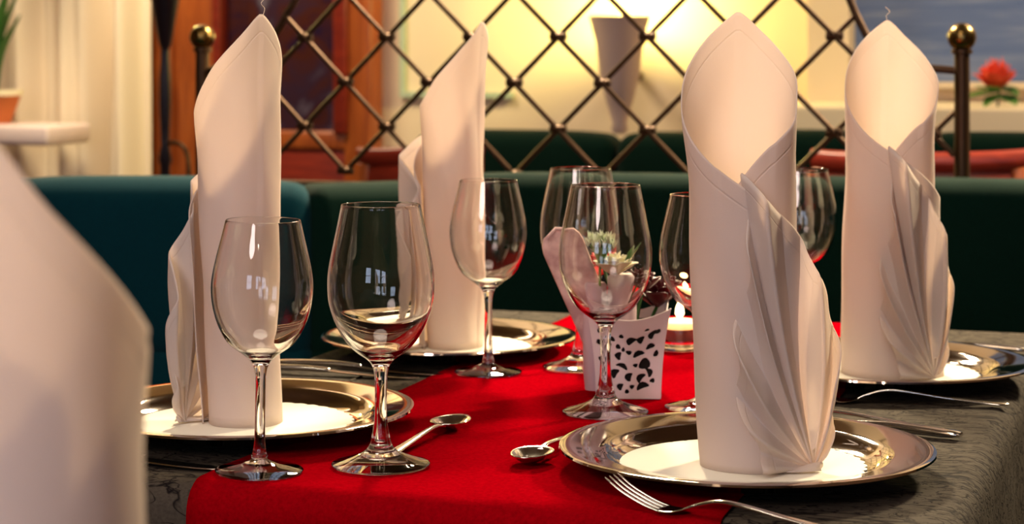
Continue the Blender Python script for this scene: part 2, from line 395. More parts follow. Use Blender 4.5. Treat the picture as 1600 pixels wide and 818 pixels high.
# ---------------------------------------------------------------- benches
def cushion(name, p0, p1, z0, z1, th, m, parent, r=.035, bulge=.012, top_arch=0.0, nx=28, nz=18):
    p0 = Vector((*p0, 0)); p1 = Vector((*p1, 0)); L = (p1-p0).length; d = (p1-p0).normalized(); n = Vector((-d.y, d.x, 0))  # n points away from the sitter
    bm = bmesh.new()
    box(bm, (0, 0, z0), (L, th, z1), r, 5)
    bmesh.ops.subdivide_edges(bm, edges=[e for e in bm.edges if e.calc_length() > .2], cuts=10, use_grid_fill=True)
    for v_ in bm.verts:
        u = v_.co.x/L*2-1; w = (v_.co.z-z0)/(z1-z0)*2-1
        f = max(0, 1-abs(u)**3)*max(0, 1-abs(w)**3)
        if v_.co.y < th*.5: v_.co.y -= bulge*f
        if w > .2: v_.co.z -= top_arch*abs(u)**4
        q = p0+d*v_.co.x+n*v_.co.y; v_.co = Vector((q.x, q.y, v_.co.z))
    return link(name, bm, m, parent, True, 70)
bench = thing('corner_bench', 'teal and green padded corner bench wrapped round the laid table', 'bench', (0, 0, 0))
BT = .912
pl = [(-2.6, 2.35), (-1.80, 2.66), (-1.275, 2.835), (-1.13, 3.00), (-.62, 3.10), (.02, 3.10), (.62, 3.10), (1.5, 3.10)]
for i in range(len(pl)-1):
    m_ = TEAL if i < 2 else GREEN
    a, b = pl[i], pl[i+1]; tops = [BT, BT, BT-.012, BT, BT, BT, BT]
    cushion('back_cushion', a, b, .62 if i < 3 else .50, tops[i], .11, m_, bench, .035 if i < 2 else .03, .02, .02 if i == 1 else .006)
    if i < 3: cushion('lower_back_cushion', a, b, .42, .66, .13, m_, bench, .03, .02)
# seat: an L running round the table
bm = bmesh.new(); box(bm, (-.93, 2.68, .40), (1.4, 3.10, .47), .02, 3); link('seat_cushion', bm, GREEN, bench)
bm = bmesh.new(); box(bm, (-.92, 2.72, .0), (1.4, 3.08, .40)); link('plinth', bm, DARKWOOD, bench, False)
bm = bmesh.new(); box(bm, (-1.9, 2.0, .40), (-1.0, 2.62, .46), .02, 3); link('seat_cushion', bm, TEAL, bench)
bm = bmesh.new(); box(bm, (-1.88, 2.04, .0), (-1.04, 2.6, .40)); link('plinth', bm, DARKWOOD, bench, False)
# second bench
b2 = thing('rear_bench', 'dark green padded bench against the yellow-lit wall beyond the lattice', 'bench', (0, 0, 0))
xe = [wx(p, 4.85)[0] for p in (640, 958, 1150, 1420, 1800)]
for i in range(4):
    cushion('back_cushion', (xe[i], 4.85), (xe[i+1], 4.85), .45, (.905, .905, .915, .915)[i], .14, GREEN, b2, .04, .02, .012)
bm = bmesh.new(); box(bm, (xe[0], 4.4, .35), (xe[-1], 4.86, .46), .03, 3); link('seat_cushion', bm, GREEN, b2)
bm = bmesh.new(); box(bm, (xe[0]+.02, 4.45, 0), (xe[-1]-.02, 4.84, .35)); link('plinth', bm, DARKWOOD, b2, False)
# wooden chairs in the far booth
def chair(label, x0, x1, y, ztop, slope, face=1):
    t = thing('wooden_chair', label, 'chair', ((x0+x1)/2, y, 0)); w = (x1-x0)/2
    bm = bmesh.new(); rows = []
    N = 24; 
    for zf in range(2):
        pass
    st = []
    for i in range(N+1):
        u = i/N*2-1; st.append((u*w, -.03*(1-u*u)*face, ztop-.02-slope*(u)+.006*abs(u)**3, .014, .020))
    sweep(bm, st, 12); link('top_rail', bm, REDWOOD, t)
    bm = bmesh.new(); st = []
    for i in range(N+1):
        u = i/N*2-1; st.append((u*w*.97, -.03*(1-u*u)*face, ztop-.19-slope*u, .009, .155))
    sweep(bm, st, 12, 6); link('backrest', bm, REDWOOD, t)
    for s in (-1, 1):
        bm = bmesh.new(); box(bm, (s*(w-.02)-.018, -.018, 0), (s*(w-.02)+.018, .018, ztop-.03-slope*s), .006); link('leg', bm, WOOD, t)
        bm = bmesh.new(); box(bm, (s*(w-.03)-.018, -.44*face-.018, 0), (s*(w-.03)+.018, -.44*face+.018, .43), .006); link('leg', bm, WOOD, t)
    bm = bmesh.new(); box(bm, (-w+.01, min(-.46*face, .02), .43), (w-.01, max(-.46*face, .02), .47), .01); link('seat', bm, REDWOOD, t)
    return t
zc = WP(1400, 236, 4.0).z
chair('dark red wooden chair beyond the bench, below the red rose', wx(1268, 4.0)[0], wx(1612, 4.0)[0], 4.0, zc, -.004, 1)
zc = WP(600, 226, 4.3).z
chair('dark red wooden chair between the wooden door and the lattice', wx(560, 4.3)[0], wx(690, 4.3)[0]+.1, 4.3, zc, -.012, 1)
# rose on the ledge
def rose_petals(bm, c, R, n=16, tilt=.9, flat=.8, seed=1):
    rnd = random.Random(seed)
    for k in range(n):
        f = k/n; a = k*2.399; rr = R*(.25+.75*f); h = R*(.75-.45*f)*flat
        rows = []
        for j in range(7):
            v_ = j/6; row = []
            for i in range(9):
                u = i/8*2-1; wdt = .75*math.sin(pi*min(1, .18+.72*v_))*(.6+.5*f)
                aa = a+u*wdt; rad = rr*(.15+.85*v_**(.7+.4*(1-f)))*(1-.06*u*u); z = -R*.35+ (h+R*.35)*v_**(1.1-.3*f) - .12*R*f*max(0, v_-.8)*5+rnd.uniform(-.01, .01)*R
                row.append(Vector(c)+Vector((rad*math.cos(aa), rad*math.sin(aa), z)))
            rows.append(row)
        grid_mesh(bm, rows)
def leaf(bm, base, tip, w, sag=.0):
    base = Vector(base); tip = Vector(tip); d = tip-base; s = d.cross(Vector((0, 0, 1))); s = s.normalized() if s.length > 1e-5 else Vector((1, 0, 0)); rows = []
    up = s.cross(d).normalized()
    for j in range(9):
        v_ = j/8; row = []
        for i in range(5):
            u = i/4*2-1; ww = w*math.sin(pi*v_**.8)*(1+.12*math.sin(j*2.6)) if 0 < j < 8 else w*.02
            row.append(base+d*v_+s*u*ww+up*(.25*ww*abs(u)+sag*math.sin(pi*v_)))
        rows.append(row)
    grid_mesh(bm, rows)
rp = WP(1559, 172, 5.15); rp.z = lz
t = thing('red_rose', 'orange-red rose with green leaves standing on the cream ledge', 'flower', rp)
tz = WP(1558, 128, 5.15).z-lz
bm = bmesh.new(); rose_petals(bm, (-.004, 0, tz), .062, 18, flat=1.35); o_ = link('bloom', bm, REDPETAL, t); o_.modifiers.new('s', 'SOLIDIFY').thickness = .0012
bm = bmesh.new(); tube(bm, [(0, 0, 0), (.004, 0, tz*.5), (-.004, 0, tz)], .004, 8); link('stem', bm, LEAF, t)
bm = bmesh.new()
for (a_, b_, w_) in [((0, 0, tz*.6), (-.085, -.03, .02), .036), ((0, 0, tz*.7), (.055, -.03, .03), .034), ((0, 0, tz*.6), (-.05, -.05, .05), .032), ((0, 0, tz*.5), (.05, -.05, .005), .032), ((0, 0, tz*.8), (.055, 0, tz*.75), .016), ((0, 0, tz*.5), (-.03, -.05, .0), .02)]: leaf(bm, a_, b_, w_)
o_ = link('leaves', bm, LEAFPALE, t); o_.modifiers.new('s', 'SOLIDIFY').thickness = .001

# ---------------------------------------------------------------- lattice screen behind the bench
YL = 3.27
LB = .90
ls = thing('iron_lattice_screen', 'bronzed iron diamond lattice screen standing behind the green bench', 'screen', (0, YL, 0))
def LU(px, py): p = WP(px, py, YL); return p.x, p.z
cl = [LU(322, 112), LU(385, 88), LU(428, 55), LU(448, 22), LU(461, 0), LU(500, -90), LU(620, -170)]
cr = [LU(1150, -175), LU(1290, -95), LU(1328, 0), LU(1342, 32), LU(1366, 72), LU(1410, 100), LU(1492, 110)]
arch = spline([cl[0]]+cl[1:]+cr, 8)
def archz(x):
    return lin([(a, b) for a, b in arch], x)
bm = bmesh.new(); tube(bm, [(x, 0, z) for x, z in arch], .0065, 10, up=Vector((0, 1, 0))); link('arched_rail', bm, IRON, ls)
# nodes: anchor at pixel (872,57)
ax, az = LU(872, 57); HP = .0795
xl, xr = arch[0][0], arch[-1][0]
for s in (-1, 1):
    for k in range(-40, 41):
        if k % 2: continue
        seg = []; best = None
        N = 400
        for i in range(N+1):
            x = xl+(xr-xl)*i/N; z = az+s*(x-ax)+k*HP
            ok = LB <= z <= archz(x)
            if ok: seg.append((x, z))
            elif seg:
                best = seg if best is None or len(seg) > len(best) else best; seg = []
        if seg: best = seg if best is None or len(seg) > len(best) else best
        if best and len(best) > 12:
            a, b = best[0], best[-1]
            bm = bmesh.new(); tube(bm, [(a[0], .0035*s, a[1]), ((a[0]+b[0])/2, .0035*s, (a[1]+b[1])/2), (b[0], .0035*s, b[1])], .0046, 8, up=Vector((0, 1, 0))); link('rod', bm, IRON, ls)
proto = None
for i in range(-16, 17):
    for j in range(-4, 4):
        if (i+j) % 2: continue
        x = ax+i*HP; z = az+j*HP
        if xl+.01 < x < xr-.01 and LB-.005 < z < min(archz(x)-.003, 1.19):
            if proto is None:
                bm = bmesh.new()
                sphere(bm, (0, 0, 0), .0095, 14, 10, (1, 1.1, .8))
                tube(bm, [(-.014, 0, 0), (.014, 0, 0)], .0068, 8, up=Vector((0, 1, 0))); proto = link('clamp', bm, IRON, ls); proto.location = (x, 0, z)
            else:
                c = proto.copy(); C.objects.link(c); c.parent = ls; c.location = (x, 0, z)
bm = bmesh.new(); tube(bm, [(xl, 0, LB-.03), (xr, 0, LB-.03)], .008, 8, up=Vector((0, 1, 0))); link('bottom_rail', bm, IRON, ls)
for px in (316, 1503):
    x, fz = LU(px, 58)
    bm = bmesh.new(); lathe(bm, [(.0, 0), (.03, 0), (.03, .01), (.0125, .015), (.0125, fz-.028), (.017, fz-.026), (.017, fz-.020), (.010, fz-.018), (0, fz-.018)], 20, M=Matrix.Translation((x, 0, 0))); p_ = link('post', bm, IRON, ls)
    bm = bmesh.new(); sphere(bm, (x, 0, fz), .0232); link('ball_finial', bm, BRASS, p_)

# ---------------------------------------------------------------- table, cloth, runner
TX0, TX1, TY0, TY1 = -.982, -.150, 1.475, 2.635
def table(label, x0, x1, y0, y1):
    t = thing('dining_table', label, 'table', ((x0+x1)/2, (y0+y1)/2, 0))
    w, l = (x1-x0)/2, (y1-y0)/2
    bx('tabletop', (-w+.012, -l+.012, TAB-.036), (w-.012, l-.012, TAB-.006), DARKWOOD, t, .004)
    for sx in (-1, 1):
        for sy in (-1, 1): bx('leg', (sx*(w-.08)-.025, sy*(l-.08)-.025, 0), (sx*(w-.08)+.025, sy*(l-.08)+.025, TAB-.036), DARKWOOD, t, .004)
    return t
def cloth(label, x0, x1, y0, y1, drop=.30):
    bm = bmesh.new(); w, l = (x1-x0)/2, (y1-y0)/2; R = .024; rc = .035; cx, cy = (x0+x1)/2, (y0+y1)/2
    prof = [(-R-.02, 0)]+[(-R+R*math.sin(a), -R+R*math.cos(a)) for a in [i*pi/2/6 for i in range(7)]]+[(.003, -.08), (.006, -.15), (.010, -.22), (.014, -drop)]
    rings = []
    for off, dz in prof:
        ring = []; per = 0
        for q, (sx, sy) in enumerate([(1, 1), (-1, 1), (-1, -1), (1, -1)]):
            for i in range(9):
                a = q*pi/2+i*pi/2/8; rr = rc+max(off, -rc+.002)
                px_ = sx*(w-rc)+math.cos(a)*rr; py_ = sy*(l-rc)+math.sin(a)*rr
                ring.append((px_, py_, dz))
            nxt = [(-1, 1), (-1, -1), (1, -1), (1, 1)][q]
            a = (q+1)*pi/2
            for i in range(1, 40):
                f = i/40; rr = rc+off
                s0 = Vector((sx*(w-rc), sy*(l-rc))); s1 = Vector((nxt[0]*(w-rc), nxt[1]*(l-rc))); p = s0.lerp(s1, f)
                wave = 0 if dz > -.03 else .010*(-dz/.3)*math.sin(f*31+q)
                ring.append((p.x+math.cos(a)*(rr+wave), p.y+math.sin(a)*(rr+wave), dz))
        rings.append([bm.verts.new((cx+p[0], cy+p[1], TAB+p[2])) for p in ring])
    n = len(rings[0])
    for a, b in zip(rings, rings[1:]):
        for i in range(n): bm.faces.new((a[i], a[(i+1) % n], b[(i+1) % n], b[i]))
    bm.faces.new(rings[0])
    o = link('tablecloth', bm, GREY, None, True, 80); tag(o, label, 'tablecloth'); o.modifiers.new('s', 'SOLIDIFY').thickness = .0012; return o
table('rectangular table under the crinkled grey cloth, set for four', TX0, TX1, TY0, TY1)
cloth('crinkled dark grey cloth covering the table set for four', TX0, TX1, TY0, TY1)
table('nearer table carrying only the out-of-focus napkin', -.95, -.12, .10, 1.0)
cloth('dark grey cloth on the nearer table, under the out-of-focus napkin', -.95, -.12, .10, 1.0)
def runner(label, x0, x1, y0, y1):
    R = .024; path = []; e = .0022
    path += [(y1+e+.004, TAB-.2), (y1+e, TAB-R)]
    path += [(y1-R+(R+e)*math.cos(a), TAB-R+(R+e)*math.sin(a)) for a in [i*pi/2/6 for i in range(1, 7)]]
    path += [(y1-R+(y0-y1+2*R)*i/60, TAB+e) for i in range(1, 61)]
    path += [(y0+R-(R+e)*math.sin(a), TAB-R+(R+e)*math.cos(a)) for a in [i*pi/2/6 for i in range(1, 7)]]
    path += [(y0-.004, TAB-.08), (y0-.011, TAB-.14), (y0-.019, TAB-.23)]
    bm = bmesh.new(); rows = []
    for j, (y, z) in enumerate(path):
        rows.append([(x0+(x1-x0)*i/24+.0012*math.sin(y*23+i*.0), y, z+(.0006*math.sin(i*1.3+y*9)*math.sin(y*14)) if z > TAB else z) for i in range(25)])
    grid_mesh(bm, rows); o = link('table_runner', bm, RED, None, True, 80); tag(o, label, 'table runner'); md = o.modifiers.new('s', 'SOLIDIFY'); md.thickness = .0012; md.offset = 0; return o
runner('bright red runner laid lengthwise down the middle of the grey cloth', -.778, -.330, TY0, TY1)
# pressed fold line of the cloth
bm = bmesh.new(); st = []
tube(bm, [(-.853+.003*math.sin(i), 1.50+i*.1, TAB+.0004) for i in range(12)], .0018, 8, flat=.5); o_ = link('cloth_fold', bm, GREY, None); o_.parent = bpy.data.objects['tablecloth']

# ---------------------------------------------------------------- plates and doilies
ZT = TAB+.0006
bm = bmesh.new()
prof = [(0, .0030), (.100, .0030), (.108, .0038), (.116, .0100), (.121, .0140), (.127, .0155), (.150, .0195), (.156, .0206), (.1600, .0196), (.1605, .0178), (.1585, .0172), (.156, .0182), (.150, .0175), (.127, .0137), (.119, .0115), (.112, .0035), (.104, .0005), (.100, .0), (0, .0)]
lathe(bm, prof, 160)
plate0 = link('charger_plate', bm, SILVER, None, True, 60)
bm = bmesh.new(); N = 360; ctr = bm.verts.new((0, 0, 0)); ctr2 = bm.verts.new((0, 0, .0009)); ra = []; rb = []
for i in range(N):
    a = 2*pi*i/N; r = .1065*(1-.032*(1-abs(math.sin(a*22))**.8))
    z = .0004*math.sin(a*5)
    ra.append(bm.verts.new((r*math.cos(a), r*math.sin(a), 0))); rb.append(bm.verts.new((r*math.cos(a), r*math.sin(a), .0009)))
for i in range(N):
    j = (i+1) % N; bm.faces.new((ctr, ra[j], ra[i])); bm.faces.new((ctr2, rb[i], rb[j])); bm.faces.new((ra[i], ra[j], rb[j], rb[i]))
doily0 = link('paper_doily', bm, PAPER, None, True, 40)
NAP_POS = {'FR': W((1168-800)/1826, 1.70), 'FL': W((386-800)/1640, 1.89), 'BL': W((706-800)/1310, 2.37), 'BR': W((1392-800)/1422, 2.18), 'FG': W(-.188, .754)}
PL_POS = {'FR': W((1166-800)/1826, 1.70), 'FL': W((384-800)/1640, 1.89), 'BL': W((702-800)/1310, 2.37), 'BR': W((1382-800)/1422, 2.18), 'FG': W(-.19, .76)}
WHO = {'FR': 'under the tall napkin nearest the pierced pot', 'FL': 'just beyond the two front glasses', 'BL': 'nearest the green bench corner',
       'BR': 'at the far right corner of the table', 'FG': 'on the nearer table'}
SCL = {'FR': 1, 'FL': 1, 'BL': .955, 'BR': 1, 'FG': 1}
for i, k in enumerate(PL_POS):
    p = plate0 if i == 0 else plate0.copy(); d = doily0 if i == 0 else doily0.copy()
    if i: C.objects.link(p); C.objects.link(d)
    q = PL_POS[k]; zt = TAB+.0034
    p.location = (q.x, q.y, zt); p.scale = (SCL[k],)*3; p.rotation_euler = (0, 0, .3*i)
    d.location = (q.x-.004, q.y+.001, zt+.0031*SCL[k]); d.rotation_euler = (0, 0, .5*i); d.scale = (SCL[k],)*2+(1,)
    tag(p, 'round polished silver charger plate '+WHO[k], 'plate', 'silver charger plates')
    tag(d, 'scalloped white paper doily on the silver plate '+WHO[k], 'doily', 'paper doilies on the plates')
NZ = TAB+.0034+.0031+.0011

# ---------------------------------------------------------------- napkins
HN = .388
LT = smooth_tab([(0, .0), (10, .006), (35, .025), (70, .058), (90, .082), (120, .110), (151, .134), (188, .157), (215, .175), (245, .196), (290, .225), (330, .26)])
RT = smooth_tab([(0, .0), (10, .006), (27, .020), (62, .047), (90, .070), (110, .090), (140, .108), (165, .124), (190, .145), (230, .18)])
def napkin(name, label, loc, rz, r0=.0405, r1=.0465, fan_u=.053, fan_w=.034, fan_s=1.0, fan_x=1.0, lean=(0, 0), seed=0, hs=1.0):
    rnd = random.Random(seed)
    t = thing(name, label, 'napkin', loc, rz, 'ivory folded napkins standing on the plates')
    bm = bmesh.new(); ed = bm.verts.layers.float.new('edge_distance')
    NT, NV = 116, 44; T0, T1 = -215.0, 243.0; vs = []
    for i in range(NT+1):
        td = T0+(T1-T0)*i/NT; a = math.radians(td)
        top = (HN-(lin(LT, td) if td >= 0 else lin(RT, -td)))*hs
        col = []
        for j in range(NV+1):
            v_ = j/NV; v_ = 1-(1-v_)**1.25; z = top*v_; h = z/HN
            r = r0+(r1-r0)*h**.8
            if td >= 0: r += .0030*td/180 + (.0025 if td > 100 else .0025*td/100)
            else:
                q = max(0, (-td-95)/120); q = min(q, 1.0); r *= 1-.50*q*q*(.35+.65*h)
                r -= .0012
            # opening flares a little near the free edge
            r += .003*math.exp(-((top-z)/.03)**2)*(1 if abs(td) < 150 else .3)
            r += .0010*math.sin(a*2.3+z*22+seed)+.0006*math.sin(a*5+z*50+seed*2)
            x = -math.sin(a)*r+lean[0]*h+.004*math.sin(h*3+seed); y = math.cos(a)*r+lean[1]*h
            vv = bm.verts.new((x, y, z)); vv[ed] = (top-z)*.78; col.append(vv)
        vs.append(col)
    for i in range(NT):
        for j in range(NV): bm.faces.new((vs[i][j], vs[i+1][j], vs[i+1][j+1], vs[i][j+1]))
    o = link('rolled_cone', bm, LINEN, t, True, 180); md = o.modifiers.new('s', 'SOLIDIFY'); md.thickness = .0011; md.offset = 0
    # pleated fan
    outl = [(-.0455, .001), (-.047, .021), (-.060, .043), (-.066, .065), (-.064, .092), (-.0685, .116), (-.060, .142), (-.0555, .168), (-.058, .191), (-.055, .216), (-.060, .238), (-.0635, .250),
            (-.0455, .232), (-.029, .215), (-.0126, .1975), (-.006, .180), (.004, .1635), (.013, .147), (.0165, .125), (.024, .102), (.0225, .084), (.0165, .056), (.0195, .030), (.013, .014), (.006, .003)]
    op = spline(outl, 8)
    for _ in range(3): op = [op[0]]+[tuple((a+2*b+c)/4 for a, b, c in zip(op[k-1], op[k], op[k+1])) for k in range(1, len(op)-1)]+[op[-1]]
    cum = [0]
    for a, b in zip(op, op[1:]): cum.append(cum[-1]+math.hypot(b[0]-a[0], b[1]-a[1]))
    bm = bmesh.new(); ed = bm.verts.layers.float.new('edge_distance'); NP = 7.5; NA = 200; NR = 34; rows = []
    angs = [0.0]
    for a, b in zip(op, op[1:]): angs.append(angs[-1]+abs(math.atan2(b[0], b[1]+.004)-math.atan2(a[0], a[1]+.004)))
    tph = list(zip(cum, [.48*c/cum[-1]+.52*g_/angs[-1] for c, g_ in zip(cum, angs)]))
    tu = list(zip(cum, [p[0] for p in op])); tz_ = list(zip(cum, [p[1] for p in op])); eds = []
    for i in range(NA+1):
        s = i/NA; c_ = cum[-1]*s; ou = lin(tu, c_)*fan_x; oz = lin(tz_, c_)*fan_s
        ph = lin(tph, c_)*NP+.08*math.sin(s*9+seed); tri = math.asin(.985*math.sin(2*pi*ph))/1.40
        ln = math.hypot(ou, oz); row = []
        for j in range(NR+1):
            q = j/NR; bow = .006*math.sin(pi*q)*(1 if ou > 0 else -1)*min(1, ln/.12)
            u = fan_u+ou*q+bow; z = .0018+oz*q
            amp = .0135*min(1, q*1.2)*(.40+.60*min(1, ln/.15))
            w = .0545 if u < .012 else .0545-.62*(u-.012)
            if u < -.005: w = .0545-.35*(-.005-u)
            w += 1.25*max(0, r0-.043)
            w += amp*(tri*.95)+.0015*math.sin(6*q+i*.06+seed)-.004*(1-q)*0
            u += amp*.10*math.cos(2*pi*ph)*q
            row.append((u+lean[0]*z/HN, -w, max(z, .0016)))
        rows.append(row); eds.append(ln)
    vs = grid_mesh(bm, rows)
    for i, r in enumerate(vs):
        for j, v_ in enumerate(r): v_[ed] = (1-j/NR)*eds[i]
    o = link('pleated_fan', bm, LINEN, t, True, 180); md = o.modifiers.new('s', 'SOLIDIFY'); md.thickness = .0012; md.offset = 0
    # small folded foot of the fan lying on the doily
    bm = bmesh.new(); rows = []
    for i in range(13):
        q = i/12; rows.append([(fan_u+.006-.056*q+.002*math.sin(j), -fan_w-.004-.016*math.sin(q*2.6)*(j/6)+.016*q+.006*(1-j/6), .0015+.006*math.sin(pi*min(1, j/6))*(.5+.5*math.cos(q*6))) for j in range(7)])
    grid_mesh(bm, rows); o = link('folded_foot', bm, LINEN, t, True, 180); o.modifiers.new('s', 'SOLIDIFY').thickness = .0012
    if seed in (1, 3, 4):
        bm = bmesh.new(); tube(bm, spline([(0+lean[0], r1+.003, HN-.004), (-.002+lean[0], r1+.004, HN+.004), (.002+lean[0], r1+.004, HN+.009), (-.003+lean[0], r1+.004, HN+.014)], 5), .0003, 5); link('loose_thread', bm, LINEN, t)
    return t
D = math.radians
def npos(k): q = NAP_POS[k]; return (q.x, q.y, NZ)
napkin('folded_napkin', 'tall ivory napkin rolled open towards the viewer, standing nearest the pierced white pot', npos('FR'), TH+D(-2), seed=2)
napkin('folded_napkin', 'ivory napkin rolled open, on the rear plate in front of the iron post', npos('BR'), TH+D(2), r0=.0505, r1=.0455, seed=3, fan_u=.036, fan_x=.92, lean=(.008, 0))
napkin('folded_napkin', 'ivory napkin seen from behind, just beyond the two front glasses, tip against the wooden door', npos('FL'), TH+pi+D(42), r0=.0335, r1=.0395, seed=1, fan_u=.050, lean=(.012, -.006))
napkin('folded_napkin', 'ivory napkin with slanting top on the rear plate by the bench corner', npos('BL'), TH+pi+D(64), r0=.034, r1=.040, seed=5, fan_u=.050)
napkin('folded_napkin', 'large out-of-focus ivory napkin standing on the nearer table', npos('FG'), TH+pi-D(62), seed=6, hs=.965, fan_u=.086)

# ---------------------------------------------------------------- glasses
def glass_proto(name, kind):
    if kind == 'big':
        out = [(.0418, .0004), (.0422, .0016), (.0415, .0028), (.030, .0062), (.020, .0098), (.0135, .0135), (.0098, .0185), (.0078, .026), (.0060, .036), (.0052, .050), (.0052, .068), (.0058, .079), (.0078, .0865), (.0125, .0920), (.0205, .0975), (.0300, .1065), (.0390, .1220), (.0446, .1385), (.0461, .1530), (.0455, .1680), (.0420, .1870), (.0378, .2070), (.0342, .2245)]
        ins = [(.0333, .2245), (.0369, .2070), (.0411, .1870), (.0446, .1680), (.0452, .1530), (.0436, .1385), (.0379, .1230), (.0285, .1085), (.0185, .1000), (.0095, .0965), (0, .0955)]
    else:
        out = [(.0366, .0004), (.0370, .0016), (.0364, .0026), (.026, .0052), (.016, .0072), (.0092, .0098), (.0068, .0118), (.0072, .0138), (.0056, .018), (.0046, .030), (.0043, .050), (.0043, .075), (.0050, .085), (.0075, .0925), (.0140, .0990), (.0265, .1080), (.0345, .1195), (.0407, .1360), (.0432, .1530), (.0424, .1670), (.0388, .1845), (.0352, .1990), (.0318, .2135)]
        ins = [(.0310, .2135), (.0344, .1990), (.0380, .1845), (.0416, .1670), (.0423, .1530), (.0397, .1365), (.0334, .1210), (.0250, .1100), (.0150, .1030), (.0075, .1005), (0, .0995)]
    t = thing(name, '', 'wine glass', (0, 0, 0), 0, 'empty stemmed wine glasses')
    o2 = spline(out, 4); i2 = spline(ins, 4); rc_ = (o2[-1][0]+i2[0][0])/2; rr_ = (o2[-1][0]-i2[0][0])/2; rim = [(rc_+rr_*math.cos(a_), o2[-1][1]+rr_*math.sin(a_)) for a_ in [pi*k_/8 for k_ in range(1, 8)]]
    bm = bmesh.new(); lathe(bm, [(0, .0004)]+[(max(0, r), z) for r, z in o2]+rim+[(max(0, r), z) for r, z in i2], 72)
    bmesh.ops.remove_doubles(bm, verts=bm.verts[:], dist=1e-6)
    link('glass_body', bm, GLASS, t, True, 180)
    return t
big0 = glass_proto('wine_glass', 'big'); small0 = glass_proto('wine_glass', 'small')
ZR = TAB+.0034
def gp(px, py): q = P(px, py); return (q.x, q.y, ZR)
big_list = [(595, 733, 'large wine glass in front, between the smaller front glass and the teaspoon'),
            (946, 650, 'large wine glass directly in front of the pierced white pot'),
            (907, 579, 'large wine glass behind the pierced white pot, nearest the bench')]
small_list = [(405, 743, 'smaller wine glass nearest the front napkin seen from behind'), (763, 587, 'smaller wine glass in front of the slanting rear napkin'),
              (1097, 643, 'smaller wine glass half hidden by the tall open napkin'), (1252, 545, 'small wine glass peeking out between the two open napkins')]
for lst, pr in ((big_list, big0), (small_list, small0)):
    for i, (px, py, lab) in enumerate(lst):
        if i == 0: pr.location = gp(px, py); pr['label'] = lab
        else: dup(pr, gp(px, py), .4*i, lab)
small0.rotation_euler = (0, D(1.0), 0)

# ---------------------------------------------------------------- pierced pot, its contents, tea light
pq = W((982-800)/1500, 2.07)
POTZ = TAB+.0034
pot = thing('pierced_pot', 'square flared white pot pierced with leaf-shaped holes on the red runner', 'pot', (pq.x, pq.y, POTZ), TH-D(3))
def pot_side(rot):
    # a slab lying in (x,z), subdivided, with leaf holes cut by a boolean-free trick: faces inside hole shapes are deleted
    H_ = .094; NX, NZ_ = 120, 130
    holes = []
    rnd = random.Random(4)
    spec = [(-.72, .88, .10, .05, 20), (-.45, .80, .05, .05, 0), (-.2, .86, .05, .04, 0), (.05, .80, .11, .06, 40), (.32, .80, .09, .055, 70), (.62, .84, .10, .05, 70), (.80, .86, .05, .04, 0),
            (-.62, .66, .12, .055, 80), (-.30, .70, .05, .05, 0), (-.32, .56, .10, .05, 80), (.0, .62, .055, .05, 60), (.28, .60, .12, .055, 20), (.62, .68, .09, .05, 10), (-.75, .46, .09, .08, 80),
            (-.18, .42, .13, .045, -25), (.20, .42, .05, .04, 80), (.48, .44, .12, .10, 0), (-.45, .30, .12, .06, 60), (-.02, .25, .11, .06, 75), (.35, .24, .12, .055, 50), (.66, .30, .11, .045, -70),
            (-.70, .18, .13, .055, -40), (-.28, .10, .09, .05, 70), (.10, .10, .055, .04, 60), (.42, .12, .14, .06, 20), (-.55, .03, .09, .05, 0), (-.05, .03, .05, .045, 0), (.74, .18, .06, .04, -20), (-.82, .70, .06, .05, 0), (.80, .55, .05, .06, 0), (-.15, .66, .035, .05, 0), (.50, .93, .05, .03, 0)]
    sub = []
    for (u, v_, a, b, rot_) in spec: sub.append((u*.97, .07+v_*.84, a*1.35, b*1.75, math.radians(rot_)))
    bm = bmesh.new(); P_ = {}
    def half(z): f = z/H_; return .0335+.0015*f+.0085*f**2.2
    for i in range(NX+1):
        for j in range(NZ_+1):
            u = i/NX*2-1; ztop = H_-.013*(1-u*u)
            z = ztop*j/NZ_; hw = half(z); depth = hw
            P_[i, j] = (u*hw, -depth, z)
    vv = {}
    def gv(i, j):
        if (i, j) not in vv: vv[i, j] = bm.verts.new(P_[i, j])
        return vv[i, j]
    for i in range(NX):
        for j in range(NZ_):
            u = (i+.5)/NX*2-1; v_ = (j+.5)/NZ_; inside = False
            for (hu, hv, a, b, r_) in sub:
                du = (u-hu); dv = (v_-hv)*H_/.037
                x = du*math.cos(r_)+dv*math.sin(r_); y = -du*math.sin(r_)+dv*math.cos(r_)
                y += .9*x*x/max(a, .01)*.5
                if (x/a/1.05)**2+(y/b)**2 < 1: inside = True; break
            if not inside: bm.faces.new((gv(i, j), gv(i+1, j), gv(i+1, j+1), gv(i, j+1)))
    # relax jagged hole borders
    for _ in range(3):
        bd = [v_ for v_ in bm.verts if v_.is_boundary and 0.002 < v_.co.z < .083 and abs(v_.co.x) < .93*half(v_.co.z)]
        new = {}
        for v_ in bd:
            ns_ = [e.other_vert(v_).co for e in v_.link_edges if e.is_boundary]
            if len(ns_) == 2: new[v_] = v_.co*.4+(ns_[0]+ns_[1])*.3
        for v_, c_ in new.items(): v_.co = c_
    bmesh.ops.rotate(bm, verts=bm.verts[:], cent=(0, 0, 0), matrix=Matrix.Rotation(rot, 3, 'Z'))
    o = link('pierced_side', bm, WHITEMETAL, pot, True, 60); md = o.modifiers.new('s', 'SOLIDIFY'); md.thickness = .0022; md.offset = -1
    return o
for k in range(4): pot_side(k*pi/2)
bm = bmesh.new(); box(bm, (-.0335, -.0335, .0), (.0335, .0335, .0025)); link('base', bm, WHITEMETAL, pot)
bm = bmesh.new(); vs_ = box(bm, (-.0285, -.0285, .003), (.0285, .0285, .074))  # dark block added inside so the pierced holes look shaded
